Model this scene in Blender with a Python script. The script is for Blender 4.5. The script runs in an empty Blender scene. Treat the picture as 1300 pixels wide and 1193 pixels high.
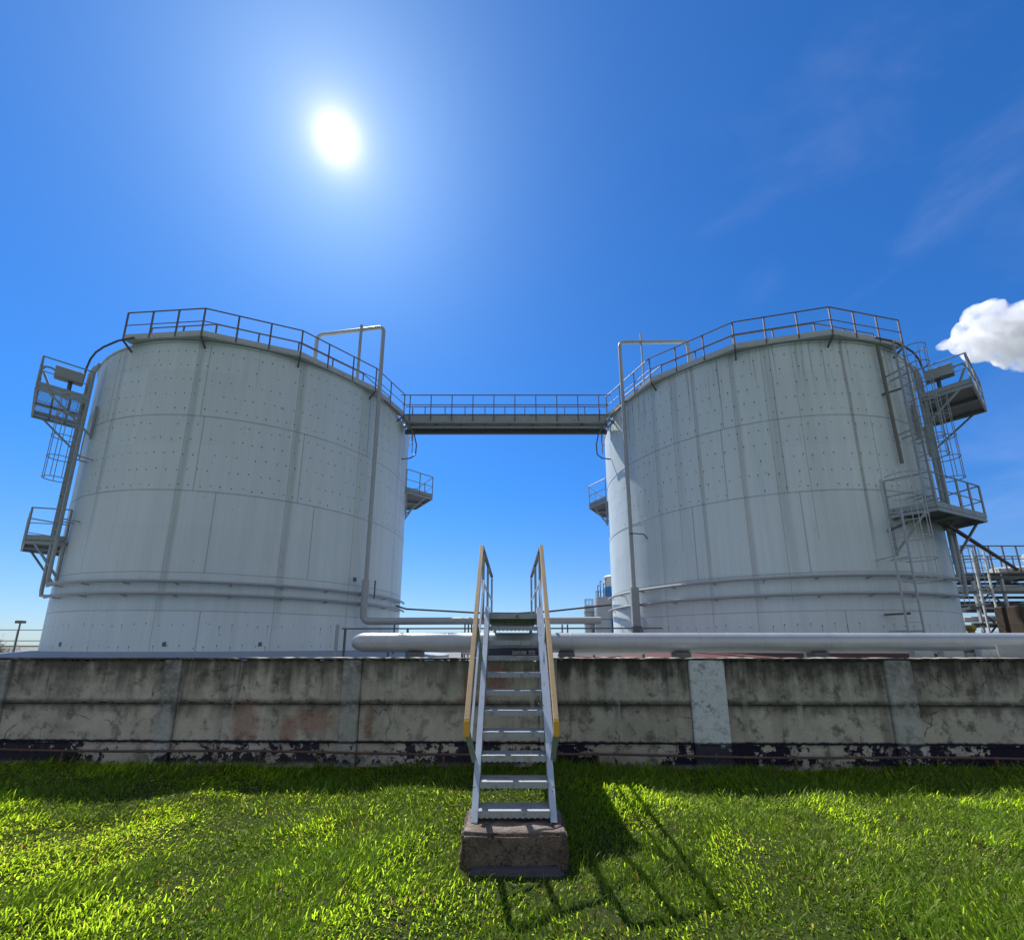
import bpy, math, random
import numpy as np
from mathutils import Vector, Matrix
random.seed(7); rng = np.random.default_rng(11)
R = math.radians
sc = bpy.context.scene
COL = sc.collection

# ------------------------------------------------------------------ mesh helpers
class MB:
    def __init__(s): s.v = []; s.f = []
    def add(s, vs, fs):
        n = len(s.v); s.v += [tuple(p) for p in vs]; s.f += [tuple(i + n for i in f) for f in fs]; return s
    def box(s, a, b):
        (x0, y0, z0), (x1, y1, z1) = a, b
        v = [(x0,y0,z0),(x1,y0,z0),(x1,y1,z0),(x0,y1,z0),(x0,y0,z1),(x1,y0,z1),(x1,y1,z1),(x0,y1,z1)]
        return s.add(v, [(0,3,2,1),(4,5,6,7),(0,1,5,4),(1,2,6,5),(2,3,7,6),(3,0,4,7)])
    def bar(s, p, q, w, h, up=(0,0,1)):
        p, q = Vector(p), Vector(q); d = (q - p).normalized(); up = Vector(up)
        if abs(d.dot(up)) > .98: up = Vector((0,1,0))
        a = d.cross(up).normalized() * w / 2; b = a.cross(d).normalized() * h / 2
        v = [p-a-b, p+a-b, p+a+b, p-a+b, q-a-b, q+a-b, q+a+b, q-a+b]
        return s.add(v, [(0,1,2,3),(7,6,5,4),(0,4,5,1),(1,5,6,2),(2,6,7,3),(3,7,4,0)])
    def tube(s, pts, r, n=8, caps=True, closed=False):
        pts = [Vector(p) for p in pts]; m = len(pts); rs = r if isinstance(r, (list, tuple)) else [r] * m
        ring = []; prev = None
        for i, p in enumerate(pts):
            if closed: d = pts[(i+1) % m] - pts[i-1]
            elif i == 0: d = pts[1] - p
            elif i == m-1: d = p - pts[-2]
            else: d = (pts[i+1]-p).normalized() + (p-pts[i-1]).normalized()
            d.normalize()
            if prev is None:
                a = d.cross(Vector((0,0,1)));
                if a.length < .05: a = d.cross(Vector((0,1,0)))
            else: a = prev - d * prev.dot(d)
            a.normalize(); prev = a; b = d.cross(a)
            ring.append([p + (a*math.cos(2*math.pi*k/n) + b*math.sin(2*math.pi*k/n)) * rs[i] for k in range(n)])
        v = [q for rg in ring for q in rg]; f = []
        for i in range(m if closed else m-1):
            j = (i+1) % m
            for k in range(n): f.append((i*n+k, i*n+(k+1)%n, j*n+(k+1)%n, j*n+k))
        if caps and not closed:
            f.append(tuple(range(n))[::-1]); f.append(tuple((m-1)*n+k for k in range(n)))
        return s.add(v, f)
    def prism(s, poly, z0, z1):
        n = len(poly)
        v = [(x, y, z0) for x, y in poly] + [(x, y, z1) for x, y in poly]
        f = [tuple(range(n))[::-1], tuple(range(n, 2*n))] + [(i, (i+1)%n, n+(i+1)%n, n+i) for i in range(n)]
        return s.add(v, f)
    def lathe(s, prof, n=96, c=(0,0)):
        v = [(c[0]+r*math.cos(2*math.pi*k/n), c[1]+r*math.sin(2*math.pi*k/n), z) for r, z in prof for k in range(n)]
        f = [(i*n+k, i*n+(k+1)%n, (i+1)*n+(k+1)%n, (i+1)*n+k) for i in range(len(prof)-1) for k in range(n)]
        return s.add(v, f)
    def build(s, name, mat, parent=None, world=False, smooth=False, bevel=0):
        o0 = Vector((0,0,0))
        if world and parent is not None:
            q = parent
            while q: o0 = o0 + Vector(q.location); q = q.parent
        me = bpy.data.meshes.new(name)
        me.from_pydata([tuple(Vector(p) - o0) for p in s.v], [], s.f)
        import bmesh
        bm = bmesh.new(); bm.from_mesh(me); bmesh.ops.recalc_face_normals(bm, faces=bm.faces)
        if bevel:
            bmesh.ops.bevel(bm, geom=[e for e in bm.edges if e.calc_face_angle(0) > .6], offset=bevel, segments=1, affect='EDGES', clamp_overlap=True)
        bm.to_mesh(me); bm.free()
        if smooth:
            me.polygons.foreach_set('use_smooth', [True]*len(me.polygons))
            try: me.set_sharp_from_angle(angle=R(40))
            except Exception: pass
        me.materials.append(mat)
        o = bpy.data.objects.new(name, me); COL.objects.link(o)
        if parent: o.parent = parent
        return o
def tag(o, label=None, cat=None, group=None, kind=None):
    for k, v in (('label', label), ('category', cat), ('group', group), ('kind', kind)):
        if v: o[k] = v
    return o
def empty(name, loc, label, cat, group=None):
    o = bpy.data.objects.new(name, None); o.empty_display_size = .2; COL.objects.link(o); o.location = loc
    return tag(o, label, cat, group)
def copy_tree(o, parent=None):
    c = o.copy(); COL.objects.link(c); c.parent = parent
    for ch in [x for x in list(bpy.data.objects) if x.parent == o]: copy_tree(ch, c)
    return c

# ------------------------------------------------------------------ node expression helper
class G:
    def __init__(s, name, rough=.6, spec=.3, metal=0.):
        s.m = bpy.data.materials.new(name); s.m.use_nodes = True; s.t = s.m.node_tree; s.n = s.t.nodes; s.l = s.t.links
        s.b = s.n['Principled BSDF']; s.b.inputs['Roughness'].default_value = rough
        s.b.inputs['Specular IOR Level'].default_value = spec; s.b.inputs['Metallic'].default_value = metal
        c = s.n.new('ShaderNodeTexCoord'); s.co = c.outputs['Object']
        x = s.n.new('ShaderNodeSeparateXYZ'); s.l.new(s.co, x.inputs[0]); s.x, s.y, s.z = (E_(s, x.outputs[i]) for i in range(3))
    def put(s, inp, v):
        if isinstance(v, E_): s.l.new(v.o, inp)
        elif hasattr(v, 'is_linked'): s.l.new(v, inp)
        else: inp.default_value = v
    def math(s, op, *a):
        n = s.n.new('ShaderNodeMath'); n.operation = op
        for i, v in enumerate(a): s.put(n.inputs[i], v)
        return E_(s, n.outputs[0])
    def vec(s, x, y, z):
        n = s.n.new('ShaderNodeCombineXYZ')
        for i, v in enumerate((x, y, z)): s.put(n.inputs[i], v)
        return n.outputs[0]
    def noise(s, v=None, sc=5., det=3., rough=.55, dist=0., col=False):
        n = s.n.new('ShaderNodeTexNoise'); s.l.new(v if v is not None else s.co, n.inputs['Vector'])
        n.inputs['Scale'].default_value = sc; n.inputs['Detail'].default_value = det; n.inputs['Roughness'].default_value = rough; n.inputs['Distortion'].default_value = dist
        return E_(s, n.outputs['Fac'])
    def vor(s, v=None, sc=5., feat='F1'):
        n = s.n.new('ShaderNodeTexVoronoi'); n.feature = feat; s.l.new(v if v is not None else s.co, n.inputs['Vector']); n.inputs['Scale'].default_value = sc
        return E_(s, n.outputs['Distance'])
    def white(s, v):
        n = s.n.new('ShaderNodeTexWhiteNoise'); n.noise_dimensions = '3D'; s.l.new(v, n.inputs['Vector']); return E_(s, n.outputs['Value'])
    def ss(s, a, b, v):   # smoothstep, a<b
        n = s.n.new('ShaderNodeMapRange'); n.interpolation_type = 'SMOOTHSTEP'; s.put(n.inputs[0], v)
        n.inputs[1].default_value = a; n.inputs[2].default_value = b; return E_(s, n.outputs[0])
    def mix(s, f, a, b):
        n = s.n.new('ShaderNodeMix'); n.data_type = 'RGBA'; s.put(n.inputs[0], f)
        for k, v in ((6, a), (7, b)):
            if isinstance(v, tuple): v = v + (1,) if len(v) == 3 else v
            s.put(n.inputs[k], v)
        return n.outputs[2]
    def scale(s, c, f):   # colour times scalar
        n = s.n.new('ShaderNodeVectorMath'); n.operation = 'SCALE'; s.put(n.inputs[0], c if not isinstance(c, tuple) else c[:3]); s.put(n.inputs[3], f); return n.outputs[0]
    def color(s, c): s.put(s.b.inputs['Base Color'], c if not isinstance(c, tuple) else c[:3] + (1,)); return s
    def bump(s, h, st=.3, d=.02):
        n = s.n.new('ShaderNodeBump'); n.inputs['Strength'].default_value = st; n.inputs['Distance'].default_value = d
        s.put(n.inputs['Height'], h); s.l.new(n.outputs[0], s.b.inputs['Normal']); return s
class E_:
    def __init__(s, g, o): s.g = g; s.o = o
    def __add__(s, b): return s.g.math('ADD', s, b)
    __radd__ = __add__
    def __sub__(s, b): return s.g.math('SUBTRACT', s, b)
    def __rsub__(s, b): return s.g.math('SUBTRACT', b, s)
    def __mul__(s, b): return s.g.math('MULTIPLY', s, b)
    __rmul__ = __mul__
    def __truediv__(s, b): return s.g.math('DIVIDE', s, b)
    def __lt__(s, b): return s.g.math('LESS_THAN', s, b)
    def __gt__(s, b): return s.g.math('GREATER_THAN', s, b)
    def abs(s): return s.g.math('ABSOLUTE', s)
    def floor(s): return s.g.math('FLOOR', s)
    def fract(s): return s.g.math('FRACT', s)
    def max(s, b): return s.g.math('MAXIMUM', s, b)
    def min(s, b): return s.g.math('MINIMUM', s, b)
    def pow(s, b): return s.g.math('POWER', s, b)

def painted(name, col, rough=.5, wear=.25, rust=0., spec=.35, dark=(.08,.07,.06)):
    g = G(name, rough, spec)
    n1 = g.noise(None, 3., 4.); n2 = g.noise(None, 38., 3.)
    c = g.scale(col, 1 - wear*.5 + n1*wear)
    c = g.mix(g.ss(.56, .75, n2)*wear, c, dark)
    if rust: c = g.mix(g.ss(.62-rust*.25, .72-rust*.2, g.noise(None, 9., 6., .7)), c, (.16,.07,.035))
    g.color(c); g.bump(n2, .15, .004); return g.m

# ------------------------------------------------------------------ tank shell material
RT = 6.42
def shell_mat(name, stains, seams, vseams, seed, drip):
    g = G(name, .5, .35)
    ang = g.math('ARCTAN2', g.x, g.y*-1.)
    u = ang * RT; z = g.z
    su = lambda a, b, off=0.: g.vec(u*a + (seed*7.3+off), z*b, seed*3.1)
    base = g.mix(g.noise(su(.35,.12), 1., 4.), (.52,.605,.635), (.615,.70,.72))
    # rain streaking in the paint
    st = g.noise(su(3.2,.10), 1., 5., .6); st2 = g.noise(su(14.,.25,3.), 1., 3., .6)
    c = g.scale(base, .78 + st*.26 + st2*.18)
    # plate to plate tone
    pl = g.white(g.vec((u/3.1 + seed).floor(), (z/2.75).floor(), 1.)); c = g.scale(c, .965 + pl*.07)
    # dirt under the rim
    top = g.ss(9.2, 12.1, z); c = g.mix(top*g.ss(.52, .72, st2)*.55*drip, c, (.15,.135,.11))
    # long vertical stains at the welds
    wob = (g.noise(g.vec(z*.5, seed, 0.), 1., 3.) - .5)*.07
    for (a, w, s_, z0) in stains:
        d = ((u - R(a)*RT + wob).abs()/(w*.62)).min(1.); k = (1-d*d)*s_*g.ss(z0-.3, z0+3., z)*(.55+g.noise(su(6.,1.5,a), 1., 4.)*.9)
        c = g.mix((k*.42).min(.7), c, (.19,.195,.17)); c = g.mix((1-g.ss(.004,.016,(u-R(a)*RT+w*.5).abs()))*(z > z0)*.45, c, (.12,.125,.12))
    # horizontal weld seams and thin vertical lap seams
    h = None
    for zz in seams:
        d = (z - zz - (g.noise(g.vec(u*.8, zz, 0.), 1., 2.)-.5)*.03).abs()
        ln = 1 - g.ss(.004, .024, d); c = g.mix(ln*(.2+g.noise(su(2.,2.,zz), 1., 2.)*.6), c, (.16,.165,.16))
        h = ln if h is None else h + ln
    for (a, z0, z1) in vseams:
        d = (u - R(a)*RT).abs(); ln = (1 - g.ss(.005, .022, d)) * (z > z0) * (z < z1)
        c = g.mix(ln*.6, c, (.16,.17,.17)); h = h + ln*.6
    # rows of fixing pins with short drips (upper cladding)
    def pins(cu, cv, z0, z1, rad, dl, dstr, off):
        rowi = (z/cv).floor()
        uu = u/cu + (rowi*.5).fract()*off; ci = uu.floor()
        rnd = g.white(g.vec(ci, rowi, seed*1.7)); rnd2 = g.white(g.vec(ci, rowi, seed*5.7+9))
        fx = (uu.fract() - .5 + (rnd-.5)*.35)*cu; fz = (z/cv).fract()*cv - cv*.5 + (rnd2-.5)*cv*.16
        inz = (z > z0)*(z < z1)*(rnd2 > .12)
        dot = 1 - g.ss(rad*.55, rad*1.25, g.math('SQRT', fx*fx + fz*fz))
        leng = rnd.pow(2.5)*dl + .02
        dr = (1 - g.ss(.004, .014, fx.abs())) * (fz < 0.) * (1 - g.ss(.0, 1., fz*-1./leng)) * dstr
        return dot*inz*(.5+rnd*.5), dr*inz*(.4+rnd2*.6)
    a1, b1 = pins(.31, .545, 6.70, 11.75, .027, .34*drip, .45*drip, 1.)
    a2, b2 = pins(.34, .66, 1.45, 2.72, .022, .62, .8, 0.)
    a3, b3 = pins(.34, .30, 3.78, 3.98, .022, .12, .3, 0.)
    c = g.mix((a1 + b1).min(1.), c, (.075,.08,.08)); c = g.mix((a2 + b2 + a3).min(1.), c, (.075,.09,.11))
    # bluish dirt low on the shell, small scuffs
    c = g.mix(g.ss(.66, .74, g.noise(su(1.2,1.2,5.), 2.2, 5., .7))*.35, c, (.24,.25,.25))
    c = g.mix((g.noise(su(4.,3.,8.), 2.6, 3.) > .735)*.75, c, (.10,.09,.08)); c = g.mix(g.ss(.68,.76,g.noise(su(9.,.5,11.), 1., 4., .65))*.35, c, (.28,.27,.24))
    g.color(c)
    wav = g.noise(su(.55,.5,2.), 1., 2.) + g.noise(su(1.7,1.4,6.), 1., 2.)*.35
    g.bump(wav*1. - h*.12 - a1*.25, .55, .05)
    return g.m

M = {}
M['shellL'] = shell_mat('tank_paint_left', [(7.3,.20,.85,1.5),(36.5,.22,.85,1.5),(-19,.16,.5,4.),(60,.35,.35,2.),(-31,.12,.3,4.),(84,.3,.4,2.)],
    (9.29,6.63,3.93,2.73), [(11.,6.63,9.29),(9.8,9.29,12.),(38.8,6.63,9.29),(17.,3.93,6.63),(17.5,1.4,2.73),(62.,9.29,12.),(-22.,9.29,12.),(-20,6.63,9.3),(44,3.93,6.6),(88,1.4,12.)], 1.3, .5)
M['shellR'] = shell_mat('tank_paint_right', [(3.2,.11,1.5,4.),(-28.8,.16,.75,1.5),(-41,.12,.9,2.),(-56,.18,.4,2.),(-19,.3,.45,3.),(22,.35,.55,1.5),(-10,.4,.25,5.),(-70,.2,.3,3.),(-48,.25,.35,5)],
    (9.29,6.63,3.93,2.73), [(-18,6.63,12.),(-33.,9.29,12.),(-15.,3.93,6.63),(9.,6.63,9.29),(-34,6.6,9.29),(-8,1.4,2.73),(-45,3.93,6.63)], 4.7, 1.25)
M['steel'] = painted('grey_painted_steel', (.28,.32,.33), .5, .35, .15)
M['steel_dark'] = painted('dark_weathered_steel', (.10,.115,.125), .55, .4, .25)
M['steel_light'] = painted('light_painted_steel', (.42,.46,.47), .5, .3, .08)
M['rust'] = painted('rusty_steel', (.085,.058,.052), .8, .5, .4)
M['drain'] = painted('stained_drain_pipe', (.17,.165,.135), .7, .5, .12)
M['rail_dark'] = painted('brown_grey_rail_paint', (.12,.105,.11), .55, .4, .3)
M['pipe'] = painted('pipe_cladding', (.33,.36,.37), .45, .3, .0)
M['aluminium'] = G('aluminium_cladding', .34, .5, .0).m
g = G('aluminium_cladding', .38, .5, .35)
j = ((g.x/1.02).fract()-.5).abs()
g.color(g.mix(g.ss(.49,.497,j)*.25, g.scale((.38,.41,.43), .78+g.noise(None, 2.5, 6., .65)*.44), (.25,.25,.25))); g.bump(g.noise(None, 1.6, 2.)+g.ss(.48,.5,j)*.4, .25, .02); M['aluminium'] = g.m
M['white'] = painted('white_lagging', (.62,.63,.60), .6, .3)
M['concrete_plain'] = painted('plain_concrete', (.30,.295,.28), .85, .45)
M['apron_grey'] = painted('grey_apron', (.26,.31,.36), .8, .4)
M['apron_red'] = painted('red_apron', (.075,.016,.018), .7, .45)
M['tan'] = painted('tan_handrail_paint', (.52,.37,.20), .45, .45, spec=.4)
M['tan_end'] = painted('ochre_end_paint', (.60,.34,.05), .45, .2)
g = G('blue_grey_stair_paint', .42, .45)
n = g.noise(None, 6., 5., .6)
g.color(g.mix(g.ss(.60,.66,g.noise(None, 16., 6., .75)), g.scale((.40,.47,.57), .72+n*.5), (.16,.13,.11))); g.bump(g.noise(None, 60., 2.), .12, .003); M['stair'] = g.m
g = G('chequer_plate', .45, .45)
uu = (g.x*26.+g.y*26.).fract()-.5; vv = (g.x*26.-g.y*26.).fract()-.5
pat = 1-g.ss(.05,.2,(uu.abs()).min(vv.abs()))
g.color(g.mix(g.ss(.5,.7,g.noise(None, 7., 5., .65)), (.30,.33,.36), (.19,.19,.18))); g.bump(pat, .6, .006); M['tread'] = g.m

# concrete wall: local coords x along, z up
def wall_mat(name, base, streak=1., white=0., tar=1., red=(), wcol=(.50,.55,.60), lo=.36):
    g = G(name, .9, .15)
    x, z = g.x, g.z
    v = g.vec(x, 0., z)
    n1 = g.noise(v, 2.3, 6., .62); n2 = g.noise(v, 24., 5., .65); n3 = g.noise(g.vec(x*1., 0., z*.12), 7., 5., .6)
    c = g.scale(base, .55 + n1*.62 + n2*.24)
    c = g.mix(g.ss(.45,.65,g.noise(v,1.1,3.))*.35, c, (.13,.12,.09))
    # warm / cool tone shifts
    # dark runs from the coping and from the mid joint
    for z1, ln, st in ((1.51,.62,1.), (.867,.22,.7)):
        d = (z1 - z)/ln
        k = (1 - g.ss(0., 1., d + (n3-.5)*1.7 + (n1-.5)*1.6))*(z < z1)
        c = g.mix((k*.92*st*streak).min(1.), c, (.038,.037,.034))
    sd_ = (z - .868 + (g.noise(v, 5., 4.)-.5)*.06).abs(); c = g.mix((1-g.ss(.0,.075,sd_))*(.35+n3*.9)*.95, c, (.035,.034,.032))  # soft shadow band and stain, both painted dark around the mid joint
    sv = g.ss(.55,.72,g.noise(g.vec(x, 2., z*.05), 3.1, 5., .6)); c = g.mix(sv*.5*streak, c, (.09,.085,.075))
    cn = g.noise(v, 2.5, 4.)
    cw = g.vec(x + (cn-.5)*.5, 0., z + (g.noise(v, 3.7, 4.)-.5)*.35)
    cr = (1-g.ss(.0015,.009,g.vor(cw, 1.15, 'DISTANCE_TO_EDGE')))*g.ss(.48,.6,g.noise(v, 1.4, 2.)); c = g.mix(cr*.75, c, (.03,.03,.03))
    # blotchy moss-dark patches
    c = g.mix(g.ss(.50,.64,g.noise(v, 4.2, 6., .7))*.7*streak, c, (.05,.05,.045))
    # pale lime runs
    pr = g.ss(.61,.70,g.noise(g.vec(x, 0., z*.07), 5.5, 4., .5))*g.ss(.35,.6,g.noise(v, 3., 3.)); c = g.mix(pr*.6, c, (.42,.42,.39))
    if white:
        c = g.mix(g.ss(lo,lo+.14,g.noise(v, 7., 6., .75))*white, c, g.scale(wcol, .70+n2*.5))
    for (rx, rz, ra, rb) in red:
        dx = (x-rx)/ra; dz = (z-rz)/rb; d = g.math('SQRT', dx*dx+dz*dz) + (g.noise(v, 9., 5., .7)-.5)*1.1
        c = g.mix((1-g.ss(.45,1.15,d))*.5, c, (.22,.075,.06))
    # black-blue tar wash at the foot, flaking
    lim = .33 + (g.noise(g.vec(x, 1., z*2.), 3.2, 5., .7)-.5)*.17
    fl = g.ss(.485,.52,g.noise(v, 6.5, 6., .72) + g.noise(g.vec(x,4.,z*.3), .8, 2.)*.9-.44 - g.ss(.05,.30,(z-.28).abs())*.12)
    band = (z < lim)*g.ss(-.03,.09,z)
    c = g.mix((band*(1-fl)*.95*tar).min(1.), c, (.016,.014,.030))
    edge = (1-g.ss(.004,.035,(z-.335+(g.noise(v, 12., 4.)-.5)*.05).abs())); c = g.mix(edge*.9*tar, c, (.014,.012,.026))
    g.color(c); g.bump(n2*.5 + n1 + g.noise(v, 70., 3.)*.25, .7, .03); return g.m
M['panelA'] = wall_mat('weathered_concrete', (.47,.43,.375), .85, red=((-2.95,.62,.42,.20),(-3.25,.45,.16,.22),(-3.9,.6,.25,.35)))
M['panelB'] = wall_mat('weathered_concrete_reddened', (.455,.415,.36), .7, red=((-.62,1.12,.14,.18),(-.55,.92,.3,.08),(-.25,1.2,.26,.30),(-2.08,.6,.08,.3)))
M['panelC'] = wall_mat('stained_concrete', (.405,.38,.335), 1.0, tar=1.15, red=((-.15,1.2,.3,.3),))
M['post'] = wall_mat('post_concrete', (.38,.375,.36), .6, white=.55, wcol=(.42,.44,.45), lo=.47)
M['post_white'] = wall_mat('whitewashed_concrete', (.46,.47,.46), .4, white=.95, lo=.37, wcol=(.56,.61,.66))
g = G('rough_block_concrete', .95, .1)
n1 = g.noise(None, 7., 6., .7); n2 = g.noise(None, 45., 5., .7)
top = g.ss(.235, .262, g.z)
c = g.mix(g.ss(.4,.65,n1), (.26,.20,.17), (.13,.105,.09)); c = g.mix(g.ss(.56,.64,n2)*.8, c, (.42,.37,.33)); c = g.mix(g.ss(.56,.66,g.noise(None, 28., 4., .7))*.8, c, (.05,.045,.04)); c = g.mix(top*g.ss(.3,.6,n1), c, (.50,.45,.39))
g.color(c); g.bump(n1 + n2*1.2, 1., .05); M['block'] = g.m
g = G('soil', 1., .05); n = g.noise(None, 3., 6., .7); g.color(g.mix(g.ss(.25,.55,n), (.050,.045,.022), (.035,.055,.014))); g.bump(g.noise(None, 25., 5., .7), .8, .04); M['soil'] = g.m
g = G('gravel', .95, .1); n = g.noise(None, .4, 6., .7); g.color(g.mix(n, (.15,.16,.16), (.25,.26,.26))); g.bump(g.noise(None, 20., 5., .7), .6, .03); M['gravel'] = g.m

# ------------------------------------------------------------------ ground
def hgt(x, y):
    return .035*np.sin(x*.9+1.3)*np.cos(y*1.1) + .02*np.sin(x*2.7+y*1.9) + .012*np.sin(x*5.1-y*4.3+.7)
WY = lambda x: 6.72 - .022*x       # front face of the wall
nx, ny = 200, 70
xs = np.linspace(-16, 16, nx); ys = np.linspace(-7, 7.0, ny)
XX, YY = np.meshgrid(xs, ys); ZZ = hgt(XX, YY)
ZZ *= np.clip((XX+16)/1.5,0,1)*np.clip((16-XX)/1.5,0,1)*np.clip((YY+7)/1.5,0,1)*np.clip((7.0-YY)/.4, 0, 1)
mb = MB(); mb.v = list(map(tuple, np.stack([XX.ravel(), YY.ravel(), ZZ.ravel()], 1).tolist()))
mb.f = [(j*nx+i, j*nx+i+1, (j+1)*nx+i+1, (j+1)*nx+i) for j in range(ny-1) for i in range(nx-1)]
for a, b in (((-1500,-1500),(1500,-7)), ((-1500,7),(1500,2500)), ((-1500,-7),(-16,7)), ((16,-7),(1500,7))):
    mb.add([(a[0],a[1],0),(b[0],a[1],0),(b[0],b[1],0),(a[0],b[1],0)], [(0,1,2,3)])
tag(mb.build('ground', M['soil'], smooth=True), kind='structure')
mb = MB().add([(-400,7.2,.006),(400,7.2,.006),(400,700,.006),(-400,700,.006)], [(0,1,2,3)])
tag(mb.build('gravel_yard', M['gravel']), kind='structure')

# ------------------------------------------------------------------ grass
def grass():
    N = 820000
    x = rng.uniform(-10.5, 10.5, N); y = rng.uniform(-3.5, 6.9, N)
    # thin out what lies far from the view, keep bare spots
    inview = np.abs(x) < 1.3*y + .8
    inview &= y > 2.3; keep = inview | (rng.random(N) < .22)
    def fbm(x, y, s):
        a = 0
        for k in range(4):
            f = s*2**k; a = a + (np.sin(x*f*1.3+k*2.1+1.7*np.sin(y*f*.9+k))*np.cos(y*f*1.1-k*1.3+1.3*np.sin(x*f*.8)))/2**k
        return a/1.6
    cl = fbm(x, y, 2.2); cl2 = fbm(x+31, y-7, .8)
    keep &= rng.random(N) < np.clip(.90 + .55*cl + .15*cl2, .18, 1)
    wy = 6.70 - .022*x
    keep &= y < wy
    keep &= ~((np.abs(x-.02) < .44) & (y > 3.76) & (y < 4.42))
    x, y, cl, cl2 = x[keep], y[keep], cl[keep], cl2[keep]; n = len(x)
    wy = 6.70 - .022*x
    z = hgt(x, y)*np.clip((7-y)/.4, 0, 1) - .005
    leafy = rng.random(n) < np.clip(.34 - .35*cl2 + .22*(x < -.5), .10, .7)
    tall = np.clip(1 - (wy-y)/1.0, 0, 1)
    h = rng.gamma(6, 1/6, n)*(.056 + .026*cl + .012*cl2 + .05*tall*(rng.random(n) > .5) + .03*(rng.random(n) > .985))*np.where(leafy, .55, 1.1)
    h = np.clip(h, .02, .24)
    wdt = np.where(leafy, rng.uniform(.005, .012, n), rng.uniform(.0025, .0055, n))
    wdt = wdt*np.clip(.6+np.maximum(y, 0)/9, .7, 1.4)*np.where(y < 2.2, 1.8, 1.)
    a = rng.uniform(0, 2*np.pi, n); la = a*.35 + fbm(x-11, y+5, 1.3)*3 + rng.normal(0, .8, n)
    lean = rng.uniform(.25, 1.0, n)*h*np.where(leafy, 1.1, .95)
    dx, dy = np.cos(la)*lean, np.sin(la)*lean
    px, py = -np.sin(la), np.cos(la)     # blade width across the lean
    # profile stations
    T = [0, .38, .72, 1.0]
    Wg = [.55, 1., .72, .0]; Wl = [.18, .75, 1., .05]
    V = []
    for t, wg, wl in zip(T, Wg, Wl):
        w = wdt*np.where(leafy, wl, wg)
        cx = x + dx*t**1.8; cy = y + dy*t**1.8; cz = z + h*(t - .32*t*t*np.where(leafy, 1.2, .8))
        V.append(np.stack([cx-px*w, cy-py*w, cz], 1)); V.append(np.stack([cx+px*w, cy+py*w, cz + w*.3*rng.normal(0,1,n)], 1))
    V = np.stack(V, 1).reshape(-1, 3)           # n*8
    base = np.arange(n)[:, None]*8
    q = np.array([[0,1,3,2],[2,3,5,4],[4,5,7,6]])
    F = (base[:, None, :] + q[None]).reshape(-1, 4)
    me = bpy.data.meshes.new('grass')
    me.vertices.add(len(V)); me.vertices.foreach_set('co', V.ravel().astype(np.float32))
    me.loops.add(F.size); me.loops.foreach_set('vertex_index', F.ravel().astype(np.int32))
    me.polygons.add(len(F)); me.polygons.foreach_set('loop_start', np.arange(0, F.size, 4, dtype=np.int32)); me.polygons.foreach_set('loop_total', np.full(len(F), 4, np.int32))
    me.update(calc_edges=True)
    # per-blade species colour: fresh, yellow-green, dry straw
    r = rng.random(n); dry = (rng.random(n) < np.clip(.05 - .09*cl - .04*cl2, .02, .25))
    c = np.stack([.055 + .046*r, .108 + .055*r, .010 + .007*r], 1)
    c = np.where(leafy[:, None], c*np.array([1.2, 1.12, 1.5]), c)*rng.choice([.55,.85,1.15], (n,1))
    c = c*(1 + .18*cl2[:, None])
    c[dry] = np.array([.10, .085, .045])*rng.uniform(.5, 1., (dry.sum(), 1))
    at = me.color_attributes.new('tint', 'FLOAT_COLOR', 'POINT')
    cc = np.ones((n, 8, 4), np.float32); cc[:, :, :3] = c[:, None, :]
    at.data.foreach_set('color', cc.ravel())
    m = bpy.data.materials.new('grass_blades'); m.use_nodes = True; nt = m.node_tree; nd = nt.nodes; nd.clear()
    o_ = nd.new('ShaderNodeOutputMaterial'); ca = nd.new('ShaderNodeVertexColor'); ca.layer_name = 'tint'
    df = nd.new('ShaderNodeBsdfDiffuse'); tr = nd.new('ShaderNodeBsdfTranslucent'); gl = nd.new('ShaderNodeBsdfGlossy')
    gl.inputs['Roughness'].default_value = .5; gl.inputs['Color'].default_value = (.95,.9,.55,1)
    hs = nd.new('ShaderNodeVectorMath'); hs.operation = 'MULTIPLY'; hs.inputs[1].default_value = (7.2, 6.0, 2.6)
    m1 = nd.new('ShaderNodeMixShader'); m2 = nd.new('ShaderNodeMixShader'); m1.inputs[0].default_value = .58; m2.inputs[0].default_value = .016
    L = nt.links.new
    L(ca.outputs[0], df.inputs[0]); L(ca.outputs[0], hs.inputs[0]); L(hs.outputs[0], tr.inputs[0])
    L(df.outputs[0], m1.inputs[1]); L(tr.outputs[0], m1.inputs[2]); L(m1.outputs[0], m2.inputs[1]); L(gl.outputs[0], m2.inputs[2]); L(m2.outputs[0], o_.inputs[0])
    me.materials.append(m)
    o = bpy.data.objects.new('grass', me); COL.objects.link(o)
    tag(o, 'bright green uncut grass and low weeds in front of the concrete wall', 'grass', kind='stuff')
grass()

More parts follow.
